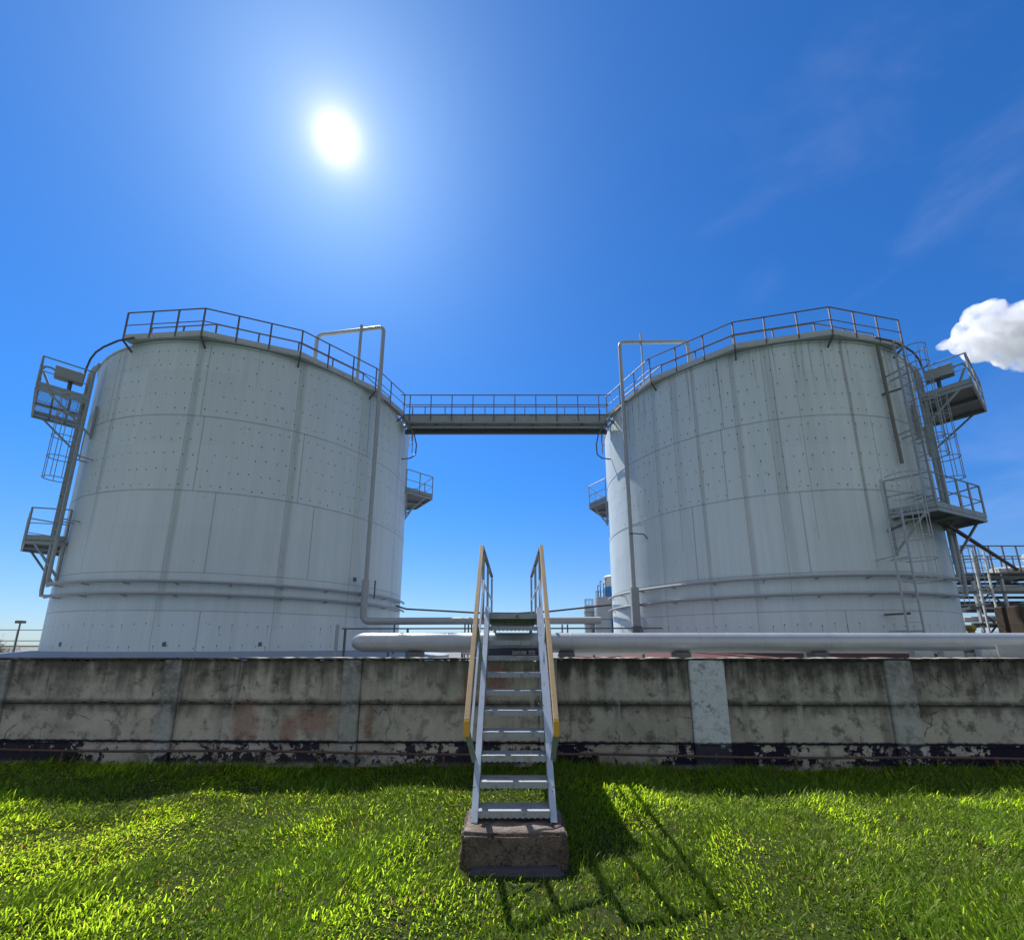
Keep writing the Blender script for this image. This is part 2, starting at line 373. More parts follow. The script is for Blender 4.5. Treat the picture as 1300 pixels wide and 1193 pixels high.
# ------------------------------------------------------------------ concrete wall
wall = empty('concrete_wall', (0, 6.72, 0), 'long low weathered concrete wall with stained panels behind the steps', 'wall')
wall.rotation_euler.z = -math.atan(.022)
posts = [(-13.25,.26,'post'),(-10.55,.26,'post'),(-7.83,.26,'post'),(-5.2,.25,'post'),(-2.5,.27,'post'),(.40,.27,'post'),(2.59,.51,'post_white'),(5.40,.38,'post'),(8.15,.3,'post'),(10.85,.3,'post'),(13.6,.3,'post')]
def slab(mb, a, b, nseg, jag_top=0.):     # box with a slightly broken top edge
    (x0,y0,z0),(x1,y1,z1) = a, b
    n = max(2, nseg); xs_ = [x0+(x1-x0)*i/n for i in range(n+1)]
    v = []
    for xx in xs_:
        t = z1 - random.random()**4*jag_top
        v += [(xx,y0,z0),(xx,y0,t),(xx,y1,t+random.uniform(-.2,.2)*jag_top),(xx,y1,z0)]
    f = []
    for i in range(n):
        for k in range(4): f.append((4*i+k, 4*i+(k+1)%4, 4*i+4+(k+1)%4, 4*i+4+k))
    f += [(0,1,2,3), (4*n+3,4*n+2,4*n+1,4*n)]
    return mb.add(v, f)
prev = -14.6
for i, (px, pw, mk) in enumerate(posts + [(15.4,.3,None)]):
    mk_p = 'panelB' if prev > -2.6 and prev < .2 else ('panelC' if prev > 0 else 'panelA')
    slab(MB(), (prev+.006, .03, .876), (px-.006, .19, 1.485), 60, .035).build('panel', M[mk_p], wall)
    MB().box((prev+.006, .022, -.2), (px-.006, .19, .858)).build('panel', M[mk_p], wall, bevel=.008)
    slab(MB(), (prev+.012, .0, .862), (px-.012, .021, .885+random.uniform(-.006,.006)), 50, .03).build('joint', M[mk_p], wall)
    if mk: MB().box((px, -.022, -.2), (px+pw, .2, 1.482)).build('post', M[mk], wall, bevel=.016)
    prev = px + pw
slab(MB(), (-14.6, -.025, 1.486), (15.4, .225, 1.515), 420, .02).build('coping', M['panelC'], wall)
MB().box((-14.6, .010, .302), (15.4, .0215, .345)).build('ledge', M['panelC'], wall)
pl = bpy.data.objects['ledge']

# thin rusty pipe along the wall foot
gp = empty('ground_pipe', (0, 6.6, 0), 'thin rust-red pipe running low along the foot of the concrete wall', 'pipe')
MB().tube([(x, WY(x)-.09, .205 + .012*math.sin(x*1.3) - .004*x) for x in np.arange(-14, 14.3, .7)], .017, 8).build('pipe', M['rust'], gp, world=True, smooth=True)
for x in (-12.2,-9.1,-6.4,-3.55,-.95,1.2,3.9,6.6,9.4,12.1):
    z_ = .205 + .012*math.sin(x*1.3) - .004*x
    MB().box((x-.015, WY(x)-.115, -.1), (x+.015, WY(x)-.085, z_-.018)).build('bracket', M['rust'], gp, world=True)

# ------------------------------------------------------------------ concrete step block
import bmesh
def rough_block(name, a, b, mat, amp, label, cat):
    bm = bmesh.new(); bmesh.ops.create_cube(bm, size=1)
    for v in bm.verts: v.co = Vector([(a[i]+b[i])/2 + v.co[i]*(b[i]-a[i]) for i in range(3)])
    bmesh.ops.bevel(bm, geom=list(bm.edges), offset=.022, segments=2, affect='EDGES')
    bmesh.ops.subdivide_edges(bm, edges=list(bm.edges), cuts=9, use_grid_fill=True)
    from mathutils import noise
    for v in bm.verts:
        q = v.co; v.co = q + Vector((noise.noise(q*9), noise.noise(q*9+Vector((5,1,2))), noise.noise(q*11+Vector((1,7,3)))))*amp + Vector((noise.noise(q*30), noise.noise(q*30+Vector((2,2,9))), noise.noise(q*30+Vector((8,0,3)))))*amp*.4
    me = bpy.data.meshes.new(name); bm.to_mesh(me); bm.free(); me.materials.append(mat)
    me.polygons.foreach_set('use_smooth', [True]*len(me.polygons))
    o = bpy.data.objects.new(name, me); COL.objects.link(o); return tag(o, label, cat)
rough_block('concrete_block', (-.40,3.865,-.15), (.445,4.42,.25), M['block'], .018, 'rough pale-topped concrete block under the foot of the metal steps', 'block')
rough_block('stone_slab', (-.33,3.76,-.08), (.40,3.86,.03), painted('dark_slab', (.07,.07,.085), .8, .4), .008, 'dark flat slab on the ground before the concrete block', 'slab')

# ------------------------------------------------------------------ metal staircase
st = empty('metal_staircase', (0, 4.2, 0), 'steep blue-grey metal steps with tan handrails crossing the concrete wall', 'steps')
S0 = Vector((0, 4.17, .26)); S1 = Vector((0, 5.50, 2.10)); sd = (S1-S0)
for s in (-1, 1):
    x = .02 + s*.333
    p0 = Vector((x, 4.17, .255)); p1 = Vector((x, 5.50, 2.10))
    dn = sd.normalized(); nn = Vector((0, -dn.z, dn.y))
    mb = MB(); w = .028
    # web with horizontal foot and head cuts, and two flanges
    prof = [(4.06,.252),(4.24,.252),(5.88,1.99),(5.88,2.18),(5.765,2.18)]
    mb.add([(x-w*s, y_, z_) for y_, z_ in prof] + [(x-w*s+.008*s, y_, z_) for y_, z_ in prof], [(0,1,2,3,4),(9,8,7,6,5)] + [(i,(i+1)%5,5+(i+1)%5,5+i) for i in range(5)])
    mb.bar(Vector((x,4.064,.256)), Vector((x,5.762,2.18)), .056, .008, up=nn)
    mb.bar(Vector((x,4.245,.262)), Vector((x,5.88,2.00)), .056, .008, up=nn)
    mb.build('stringer', M['stair'], st, world=True)
for k in range(1, 11):
    z_ = .340 + .1764*(k-1); y0 = 4.075 + .171*(k-1)
    mb = MB(); zt = z_
    mb.box((.02-.300, y0, zt-.006), (.02+.300, y0+.200, zt))
    mb.box((.02-.300, y0-.004, zt-.042), (.02+.300, y0, zt+.001))
    mb.box((.02-.300, y0+.200, zt-.03), (.02+.300, y0+.204, zt+.001))
    # turned-down toothed lip
    n = 24; v = []
    for i in range(n+1):
        xx = .02-.299+.598*i/n; v += [(xx, y0-.0045, zt-.040), (xx, y0-.0045, zt-.048-.010*(i % 2))]
    mb.add(v, [(2*i,2*i+1,2*i+3,2*i+2) for i in range(n)])
    t = mb.build('tread', M['tread'], st, world=True)
ld = MB().box((.02-.335, 5.79, 2.090), (.02+.335, 8.38, 2.100))
ld.box((.02-.303, 5.770, 2.030), (.02+.303, 5.782, 2.102)).box((-.321, 5.88, 2.0), (-.310, 8.38, 2.088)).box((.350, 5.88, 2.0), (.361, 8.38, 2.088))
for y_ in (6.1, 6.85, 7.6, 8.3): ld.box((-.305, y_, 2.02), (.345, y_+.04, 2.088))
ld.build('landing', M['steel'], st, world=True)
for s in (-1, 1):
    for y_ in (6.95-.35*0, 8.32):
        if y_ > 7: MB().bar((.02+s*.33, y_, 0), (.02+s*.33, y_, 1.994), .05, .05).build('leg', M['steel'], st, world=True)
for s in (-1, 1):
    X = s*.375
    mb = MB(); mb.bar((X, 3.93, 1.075), (X, 5.47, 2.925), .046, .045, up=(0,-.77,.64))
    hr = mb.build('handrail', M['tan'], st, world=True, bevel=.004)
    MB().bar((X, 5.462, 2.915), (X, 8.34, 2.965), .044, .040).build('landing_rail', M['rail_dark'], hr, world=True)
    MB().bar((X, 3.925, .955), (X, 3.925, 1.082), .048, .046).build('end_bracket', M['tan_end'], hr, world=True, bevel=.003)
    for (a, b) in (((3.955,.99),(4.40,.63)), ((4.66,1.93),(5.14,1.50))):
        MB().bar((X, a[0], a[1]), (.02+s*.366, b[0]+.06, b[1]), .010, .05, up=(1,0,0)).build('post', M['steel'], hr, world=True)
    for y_ in (5.80, 6.9, 8.32):
        MB().bar((X, y_, 2.0), (X, y_, 2.93), .035, .035).build('post', M['steel'], hr, world=True)
    mb = MB(); mb.bar((X*.955, 4.13, .86), (X*.955, 5.60, 2.50), .022, .030); mb.bar((X, 5.62, 2.50), (X, 8.32, 2.52), .02, .03)
    mb.build('mid_rail', M['stair'], hr, world=True)

# ------------------------------------------------------------------ tanks
def P(az, r, z=0.): return Vector((math.sin(R(az))*r, -math.cos(R(az))*r, z))
def railing(name, root, pts, z, H, step, mat, closed=False, mids=(.52,), rw=.024, parent_top=True):
    """polyline guard rail: rail mesh is the part, posts and mid rail are its sub-parts. pts local xy"""
    mb = MB()
    for a, b in zip(pts[:-1], pts[1:]): mb.tube([(a[0],a[1],z+H),(b[0],b[1],z+H)], rw, 6)
    top = mb.build(name, mat, root, smooth=True)
    mb = MB()
    for m_ in mids:
        for a, b in zip(pts[:-1], pts[1:]): mb.tube([(a[0],a[1],z+H*m_),(b[0],b[1],z+H*m_)], rw*.7, 6)
    mb.build('mid_rail', mat, top, smooth=True)
    done = []
    for a, b in zip(pts[:-1], pts[1:]):
        L_ = math.hypot(b[0]-a[0], b[1]-a[1]); n = max(1, round(L_/step))
        for i in range(n+1):
            q = (a[0]+(b[0]-a[0])*i/n, a[1]+(b[1]-a[1])*i/n)
            if any(math.hypot(q[0]-d[0], q[1]-d[1]) < .1 for d in done): continue
            done.append(q); MB().bar((q[0],q[1],z),(q[0],q[1],z+H), .042, .042).build('post', mat, top)
    return top
def platform(root, C1, C2, I1, I2, z, H, mat=None, grate=False, name='platform', rails=(1,1,1), steps=.8):
    mt = M['steel']
    poly = [(p[0], p[1]) for p in (I1, C1, C2, I2)]
    mb = MB()
    if grate:
        a, b, c_, d_ = [Vector(p) for p in poly]; n = 24
        for i in range(n+1):      # open bar grating on the outer half, plate on the inner
            t = i/n; mb.bar(((a.lerp(d_, t))[0], (a.lerp(d_, t))[1], z-.02), ((b.lerp(c_, t))[0], (b.lerp(c_, t))[1], z-.02), .022, .012)
        for t in (.33, .66): mb.bar((a.lerp(b,t)[0],a.lerp(b,t)[1],z-.05),(d_.lerp(c_,t)[0],d_.lerp(c_,t)[1],z-.05), .05, .03)
    else: mb.prism(poly, z-.03, z)
    fl = mb.build(name, M['steel_dark'], root)
    fr = MB()
    for a, b in zip(poly, poly[1:]+poly[:1]):
        fr.bar((a[0],a[1],z-.085), (b[0],b[1],z-.085), .05, .10)
    m = ((Vector(poly[0])+Vector(poly[3]))/2, (Vector(poly[1])+Vector(poly[2]))/2); fr.bar((m[0][0],m[0][1],z-.085),(m[1][0],m[1][1],z-.085), .05, .09)
    fr.build('floor_frame', mt, fl)
    tb = MB(); seg = [(poly[0],poly[1]),(poly[1],poly[2]),(poly[2],poly[3])]
    for (a, b) in seg: tb.bar((a[0],a[1],z+.085), (b[0],b[1],z+.085), .012, .17)
    tb.build('toe_board', mt, fl)
    railing('guard_rail', root, [poly[i] for i in range(4)], z, H, steps, M['steel'], mids=(.52,))
    for (o_, i_) in ((poly[1], poly[0]), (poly[2], poly[3])):
        ov = Vector(o_); iv = Vector(i_); q = ov.lerp(iv, .25)
        c = iv.normalized()*6.5
        MB().bar((q[0],q[1],z-.12),(c[0],c[1],z-1.25), .06, .06).build('brace', mt, fl)
        MB().bar((c[0],c[1],z-1.35),(c[0],c[1],z-.1), .07, .05).build('wall_bracket', mt, fl)
    return fl
def ladder(root, az, r, z0, z1, cage=None, w=.46, mat=None, cr=.40, hoops=None, cage_az=None):
    mat = mat or M['steel']; c = P(az, r); t = Vector((math.cos(R(az)), math.sin(R(az)), 0))
    mb = MB()
    for s in (-1, 1): mb.bar(c+t*s*w/2+Vector((0,0,z0)), c+t*s*w/2+Vector((0,0,z1)), .055, .03, up=(t.x,t.y,0))
    ld = mb.build('ladder', mat, root)
    z = z0+.25
    while z < z1-.05: MB().tube([c-t*w/2+Vector((0,0,z)), c+t*w/2+Vector((0,0,z))], .011, 6).build('rung', mat, ld); z += .30
    for z in np.arange(z0+.6, z1, 2.2):
        for s in (-1, 1):
            a = c+t*s*w/2; b = a.normalized()*6.44; MB().bar((a.x,a.y,z),(b.x,b.y,z), .04, .04).build('stand_off', mat, ld)
    if cage:
        d = P(cage_az if cage_az is not None else az, 1); cc = c + d*(cr*.85)
        def arc(n=17):
            out = []
            for i in range(n):
                a = R(-128 + 256*i/(n-1)); out.append(cc + d*math.cos(a)*cr + d.cross(Vector((0,0,1)))*math.sin(a)*cr)
            return out
        pts = arc(); zs = np.arange(cage[0], cage[1]+.01, (cage[1]-cage[0])/max(1, round((cage[1]-cage[0])/.7)))
        for z in zs:
            m_ = MB(); m_.tube([c - d.cross(Vector((0,0,1)))*w/2+Vector((0,0,z))]+[p+Vector((0,0,z)) for p in pts]+[c + d.cross(Vector((0,0,1)))*w/2+Vector((0,0,z))], .016, 5); m_.build('cage_hoop', mat, ld, smooth=True)
        m_ = MB()
        for i in (2, 5, 8, 11, 14): m_.tube([pts[i]+Vector((0,0,cage[0])), pts[i]+Vector((0,0,cage[1]))], .011, 5)
        m_.build('cage_bars', mat, ld)
    return ld

def tank(T, s, label, mat, apron, corners, zr, name='storage_tank'):
    root = empty(name, (T[0], T[1], 0), label, 'storage tank', 'white storage tanks behind the wall')
    fd = MB().lathe([(0,1.50),(6.6,1.50),(7.3,1.43),(8.8,1.27),(8.8,0)], 128).build('foundation', apron, root, smooth=True)
    sh = MB().lathe([(RT,1.36),(RT,12.05),(RT+.04,12.055),(RT+.04,12.12),(RT-.02,12.125),(0,12.55)], 180).build('shell', mat, root, smooth=True)
    # sheet laps standing slightly proud
    for z in (9.29, 6.63): MB().lathe([(RT+.001,z-.02),(RT+.010,z-.015),(RT+.010,z+.015),(RT+.001,z+.02)], 180).build('weld_band', mat, sh, smooth=True)
    for (az, z) in ((-22 if s < 0 else -18, 1.72),(10 if s < 0 else 12, 1.72),(33 if s < 0 else -33, 1.72)):
        c = P(az, RT+.003, z); t = Vector((math.cos(R(az)), math.sin(R(az)),0)); MB().bar(c-t*.05, c+t*.05, .02, .13).build('inspection_port', M['steel_dark'], sh)
    # rim walkway (polygon) with toe board, outer and inner guard rails
    pts = [P(a, 6.74) for a in corners]; ins = [P(a, 5.95) for a in corners]
    mb = MB(); n = len(pts)
    for i in range(n-1):
        a, b, c_, d_ = pts[i], pts[i+1], ins[i+1], ins[i]
        mb.add([(a.x,a.y,12.13),(b.x,b.y,12.13),(c_.x,c_.y,12.16),(d_.x,d_.y,12.16),(a.x,a.y,12.19),(b.x,b.y,12.19),(c_.x,c_.y,12.22),(d_.x,d_.y,12.22)],
               [(0,3,2,1),(4,5,6,7),(0,1,5,4),(1,2,6,5),(2,3,7,6),(3,0,4,7)])
    wk = mb.build('rim_walkway', M['steel_light'], root)
    mb = MB()
    for i in range(n-1): mb.bar((pts[i].x,pts[i].y,12.26),(pts[i+1].x,pts[i+1].y,12.26), .012, .15)
    mb.build('toe_board', M['steel_light'], wk)
    for i in range(n):
        q = P(corners[i], 6.40); MB().bar((pts[i].x,pts[i].y,12.11),(q.x,q.y,11.85), .05, .05).build('walkway_bracket', M['steel_dark'], wk)
    railing('guard_rail', root, [(p.x,p.y) for p in pts], 12.15, 1.06, 1.02, M['rail_dark'])
    railing('inner_guard_rail', root, [(p.x,p.y) for p in ins], 12.22, .98, 1.7, M['rail_dark'], mids=(.5,))
    # two cooling-water ring pipes with brackets
    for z in zr:
        a0, a1 = (-36, 100) if s < 0 else (-100, 36)
        rg = MB().tube([P(a, RT+.17, z) for a in np.linspace(a0, a1, 90)], .052, 8).build('ring_pipe', M['pipe'], root, smooth=True)
        for a in np.arange(a0+8, a1, 13): MB().bar(P(a, RT, z-.07), P(a, RT+.19, z-.07), .06, .03).build('pipe_bracket', M['steel'], rg)
    # feed pipes climbing the side, by the ladders
    for i, (az, rr, z) in enumerate(((30.5,.30,zr[0]),(33.5,.32,zr[1]))):
        a = az*s; q = P(a, RT+rr)
        MB().tube([P(a-4*s, RT+.17, z), P(a-1.5*s, RT+.2, z), P(a, RT+rr*.95, z+.02), Vector((q.x,q.y,z+.2)), Vector((q.x,q.y,11.3)), Vector((q.x*.985,q.y*.985,11.7))], .055, 8).build('feed_pipe', M['pipe'], root, smooth=True)
    # high platform with foam chamber
    if s > 0: C1, C2, I1, I2 = (15.25,13.12),(17.45,14.78),(14.45,14.1),(16.55,15.9); z = 10.2
    else: C1, C2, I1, I2 = (-15.75,13.15),(-17.85,15.0),(-14.9,14.05),(-17.0,15.95); z = 10.1
    rel = lambda p: Vector((p[0]-T[0], p[1]-T[1]))
    platform(root, rel(C1), rel(C2), rel(I1), rel(I2), z, 1.1, grate=(s < 0), steps=1.3)
    fb = rel(I1).lerp(rel(C1), .18).lerp(rel(I2), .1); td = (rel(C1)-rel(I1)).normalized(); sd_ = (rel(C2)-rel(C1)).normalized()
    mb = MB(); e = fb + td*.72
    mb.bar((fb.x,fb.y,z+.80),(e.x,e.y,z+.80), .34, .40)
    fc = mb.build('foam_chamber', M['steel'], root, bevel=.02)
    g0 = e + td*.10
    MB().tube([(e.x,e.y,z+.86),(g0.x,g0.y,z+.90),(g0.x+td.x*.14,g0.y+td.y*.14,z+.88),(g0.x+td.x*.20,g0.y+td.y*.20,z+.74),(g0.x+td.x*.12,g0.y+td.y*.12,z+.62),(fb.x+td.x*.7,fb.y+td.y*.7,z+.05)], .035, 8).build('outlet_pipe', M['steel'], fc, smooth=True)
    MB().bar((fb.x+td.x*.3,fb.y+td.y*.3,z),(fb.x+td.x*.3,fb.y+td.y*.3,z+.6), .08, .08).build('chamber_leg', M['steel_dark'], fc)
    # lower platform
    if s > 0: platform(root, P(13,7.48), P(37,7.5), P(8.5,6.5), P(42,6.5), 5.78, 1.12, steps=.75, name='platform')
    else: platform(root, P(-37,7.32), P(-52,7.45), P(-31,6.5), P(-56,6.5), 5.1, 1.1, steps=.9)
    # side platform facing the other tank
    if s < 0: platform(root, (7.52,1.85), (6.35,3.55), (6.42,.75), (5.2,3.85), 9.2, 1.1, steps=.9)
    else: platform(root, (-7.05,2.15), (-6.1,3.7), (-6.42,1.0), (-5.2,3.85), 8.8, 1.1, steps=.9)
    # caged ladder below the high platform
    ladder(root, 27*s, 6.9, (5.1 if s < 0 else 5.8), 10.0, cage=(7.0, 9.9), cr=.32)
    # curved hand hoop from high platform up to the rim
    MB().tube([P(13*s, 6.70, 12.16), P(18*s, 6.80, 12.08), P(24*s, 6.84, 12.0), P(28*s, 6.86, 11.93), P(31.5*s, 6.86, 11.8), P(34*s, 6.86, 11.5), P(35*s, 6.86, 10.9)], .032, 8).build('hand_hoop', M['rail_dark'], root, smooth=True)
    MB().tube([P(66*-s, 6.75, 12.0), P(72*-s, 6.9, 11.8), P(79*-s, 6.98, 11.7), P(86*-s, 7.0, 11.55), P(90*-s, 7.0, 11.25), P(91*-s, 6.95, 10.8), P(88*-s, 6.8, 10.45), P(86*-s, 6.45, 10.3)], .032, 8).build('hand_hoop', M['rail_dark'], root, smooth=True)
    return root
cl = [-16.8, 8., 34.6, 61.2, 79.5]; back = [89.5, 114, 140, 166, 192, 218, 244, 270, 296, 316]
TLp, TRp = (-11.65, 20.), (11.14, 20.)
tl = tank(TLp, -1, 'grey-white storage tank left of the steps, with an open-grating platform high on its outer side', M['shellL'], M['apron_grey'], cl, (3.63,3.25))
tr = tank(TRp, 1, 'streaked grey-white storage tank right of the steps, with caged ladders down its outer side', M['shellR'], M['apron_red'], [25.2,-.8,-27.3,-54.5,-81.], (3.80,3.25))
# rails round the far side
for root, a0 in ((tl, [89.5,115,141,167,193,219,245,271,297]), (tr, [-91,-116,-142,-168,-194,-220,-246,-272,-298])):
    railing('guard_rail', root, [tuple(P(a,6.74)[:2]) for a in a0], 12.15, 1.06, 1.6, M['rail_dark'])
# right tank: front caged ladder, tall ladder, dark drain pipe
ladder(tr, 4.9, 7.02, 1.5, 5.75, cage=(3.5, 6.75), w=.50, mat=M['steel_light'], cr=.42, cage_az=32)
MB().bar(P(2.9,7.02,5.7), P(2.9,7.02,6.75), .05,.03).build('grab_bar', M['steel_light'], tr)
ladder(tr, 18.5, 6.95, 5.8, 11.9, cage=(7.6, 11.45), w=.46, mat=M['steel'], cr=.36, cage_az=30)
MB().tube([P(15.6,6.54,12.0), P(16.,6.54,9.), P(16.3,6.54,7.6)], .05, 8).build('drain_pipe', M['drain'], tr, smooth=True)
MB().bar(P(15.,6.45,10.15), P(19.5,6.75,10.3), .05, .06).bar(P(7.5,6.45,5.25), P(9.5,6.9,5.4), .05, .07).bar(P(2.,6.45,2.6), P(4.5,7.0,2.6), .04, .06).build('bracket', M['steel_dark'], tr)

# ------------------------------------------------------------------ footbridge
fb = empty('footbridge', (-.3, 19.2, 12.), 'narrow steel footbridge with railings joining the tops of the two tanks', 'footbridge')
x0, x1 = -5.12, 4.58; yf, yb = 18.85, 19.85
MB().box((x0, yf+.05, 12.10), (x1, yb-.05, 12.13)).build('deck', M['steel'], fb, world=True)
for y_ in (yf, yb):
    gd = MB(); gd.box((x0, y_-.006, 11.84), (x1, y_+.006, 12.22)).box((x0,y_-.05,12.22),(x1,y_+.05,12.232)).box((x0,y_-.05,11.828),(x1,y_+.05,11.84))
    gdo = gd.build('girder', M['steel'], fb, world=True)
for x in np.arange(x0+.4, x1, 1.15): MB().bar((x, yf+.01, 11.88), (x, yb-.01, 11.88), .06, .07).build('cross_beam', M['steel_dark'], fb, world=True)
MB().tube([(x0, yf+.35, 11.80), (x1, yf+.35, 11.80)], .07, 10).build('pipe', M['pipe'], fb, world=True, smooth=True)
MB().box((x0, yb-.35, 11.60), (x1, yb-.22, 11.80)).build('pipe_tray', M['steel_dark'], fb, world=True)
for y_, zt, ph in ((yf-.02, 13.22, 0.), (yb+.02, 13.22, .5)):
    rl = MB().bar((x0-.1, y_, zt), (x1+.1, y_, zt), .035, .035).build('guard_rail', M['rail_dark'], fb, world=True)
    MB().bar((x0, y_, 12.72), (x1, y_, 12.72), .022, .03).build('mid_rail', M['rail_dark'], rl, world=True)
    for x in np.arange(x0+.35+ph, x1, .985): MB().bar((x, y_-.012, 11.9), (x, y_-.012, zt-.02), .04, .03).build('post', M['rail_dark'], rl, world=True)

# ------------------------------------------------------------------ foam / product risers
def elbow(p, a, b, r, n=6):     # rounded corner p from direction -a to b
    p, a, b = Vector(p), Vector(a).normalized()*r, Vector(b).normalized()*r
    return [(p-a)*(1-t)**2 + p*2*t*(1-t) + (p+b)*t*t for t in np.linspace(0, 1, n)]
pl = empty('overhead_pipeline', (-5.59, 16.8, 2.5), 'grey pipeline climbing the left tank, looping over its rim, and running level past the steps', 'pipeline')
pts = [(-8.62,17.15,12.4)] + elbow((-8.62,17.15,15.15),(0,0,1),(1,-.1,0),.3) + elbow((-5.59,16.82,15.27),(1,-.1,0),(0,0,-1),.22) + [(-5.59,16.82,4.0)]
MB().tube(pts, .082, 10).build('riser', M['pipe'], pl, world=True, smooth=True)
MB().tube([(-5.6,16.82,4.15),(-5.6,16.82,3.9)]+elbow((-5.6,16.8,2.57),(0,0,-1),(1,0,0),.28,8)+[(3.35,16.8,2.60)], .135, 14).build('level_pipe', M['pipe'], pl, world=True, smooth=True)
mb = MB()
for x in (-4.4,-1.75,-1.62,-1.5,.75,1.9,2.1): MB().bar((x,16.8,0),(x,16.8,2.45), .05,.05).build('pipe_support', M['steel_dark'], pl, world=True)
MB().bar((-6.6,16.9,12.4),(-6.6,16.9,15.45), .11,.05).build('support_post', M['steel'], pl, world=True)
MB().bar((-5.95,16.6,4.05),(-5.95,16.6,4.2),.1,.1).bar((-5.2,16.7,3.4),(-5.2,16.7,4.1),.05,.05).build('clamp', M['steel_dark'], pl, world=True)
pr = empty('riser_pipe', (4.84, 17.38, 2.2), 'grey riser pipe standing before the right tank and looping over its rim', 'pipe')
pts = [(7.88,17.35,12.4)] + elbow((7.88,17.35,14.95),(0,0,1),(-1,0,0),.25) + elbow((4.84,17.38,14.95),(-1,0,0),(0,0,-1),.22) + [(4.84,17.38,3.9)]
MB().tube(pts, .082, 10).build('riser', M['pipe'], pr, world=True, smooth=True)
MB().box((4.70,17.26,2.45),(5.0,17.5,3.92)).build('pipe_casing', M['steel'], pr, world=True, bevel=.01)
MB().box((4.68,17.24,2.15),(5.02,17.52,2.43)).build('flange', M['steel_dark'], pr, world=True, bevel=.02)
MB().bar((5.78,17.3,12.4),(5.78,17.3,15.35), .06,.06).build('support_post', M['steel'], pr, world=True)
MB().tube([(4.75,17.25,6.1),(5.3,17.2,6.05),(6.0,16.6,4.85),(6.0,16.6,4.4)], .025, 6).build('sampling_line', M['steel_dark'], pr, world=True)
lk = empty('link_pipe', (0,20,3.1), 'thin brown pipe strung low between the two tanks', 'pipe')
MB().tube([(-5.0,19.2,3.35),(-4.75,20,3.28),(-3.,20,3.19),(-1.4,20,3.10),(.3,20,3.09),(1.68,20,3.17),(3.2,20,3.33),(4.5,20,3.47)], .04, 8).build('pipe', M['rust'], lk, world=True, smooth=True)

# rail in front of the tanks
rb = empty('low_rail', (-.2, 11, 0), 'thin dark rail on short posts behind the big silver pipe', 'rail')
MB().bar((-4.16,11,2.088),(3.70,11,2.10), .035,.035).build('rail', M['steel_dark'], rb, world=True)
for x in (-4.08,-3.0,-2.55,-1.2,-.65,.65,1.2,2.0,3.2): MB().bar((x,11,1.2),(x,11,2.075) if x in (-4.08,-2.55,.65,2.0,3.2,-.65) else (x,11,2.0), .05,.04).build('post', M['steel_dark'], rb, world=True)
MB().bar((-4.32,11.1,0),(-4.32,11.1,2.2), .07,.05).build('post', M['pipe'], rb, world=True)

# ------------------------------------------------------------------ big silver pipe behind the wall
BPy = lambda x: 7.62 - .045*(x+2.7)
bp = empty('insulated_pipe', (2., 7.4, 0), 'fat silver lagged pipe with a domed end lying behind the wall top', 'pipe')
rr = .160; xs_ = []
prof = [(-2.70,.01),(-2.69,.05),(-2.665,.09),(-2.62,.12),(-2.56,.145),(-2.48,.158),(-2.38,.160)] + [(x,.160) for x in np.arange(-1.9,12.8,.6)]
MB().tube([(x, BPy(x), 1.738-.0015*x) for x,_ in prof], [r for _,r in prof], 32).build('cladding', M['aluminium'], bp, world=True, smooth=True)
mb = MB()
for x in (-2.35,-1.7,-.2,1.5,3.5,5.2,6.9,8.6,10.3): mb.tube([(x, BPy(x), 1.738-.0015*x),(x+.02, BPy(x+.02), 1.738-.0015*x)], .1622, 32)
mb.build('joint_band', M['aluminium'], bp, world=True, smooth=True)
for x in (-1.6, .9, 2.75, 4.9, 7.2, 9.5):
    q = BPy(x); mb = MB(); mb.box((x-.05,q-.1,0),(x+.05,q+.1,1.50)); mb.box((x-.12,q-.14,1.50),(x+.12,q+.14,1.585)); mb.build('saddle', M['steel_dark' if x < 5 else 'steel'], bp, world=True, bevel=.006)

# stencilled plate under the pipe, seen between the treads
sp = empty('stencilled_beam', (.0, 7.25, 1.0), 'dark steel beam stencilled in white under the silver pipe behind the steps', 'beam')
MB().box((-.62, 7.12, 1.46), (.50, 7.18, 1.655)).build('beam_face', painted('navy_paint', (.035,.045,.075), .6, .4), sp, world=True, bevel=.004)
for x in (-.55,.42): MB().box((x,7.13,0),(x+.06,7.17,1.46)).build('leg', M['steel_dark'], sp, world=True)
def text(s, loc, size, mat, parent, name='lettering'):
    cu = bpy.data.curves.new(name, 'FONT'); cu.body = s; cu.size = size; cu.extrude = .0008
    o = bpy.data.objects.new(name, cu); COL.objects.link(o)
    bpy.context.view_layer.update(); dg = bpy.context.evaluated_depsgraph_get()
    me = bpy.data.meshes.new_from_object(o.evaluated_get(dg)); bpy.data.objects.remove(o)
    me.materials.clear(); me.materials.append(mat); o = bpy.data.objects.new(name, me); COL.objects.link(o); o.parent = parent
    o.location = Vector(loc) - Vector(parent.location); o.rotation_euler = (R(90),0,0); return o
text('304И,И08  7ЛО', (.005, 7.117, 1.552), .082, M['white'], sp).scale = (.66, 1, 1)

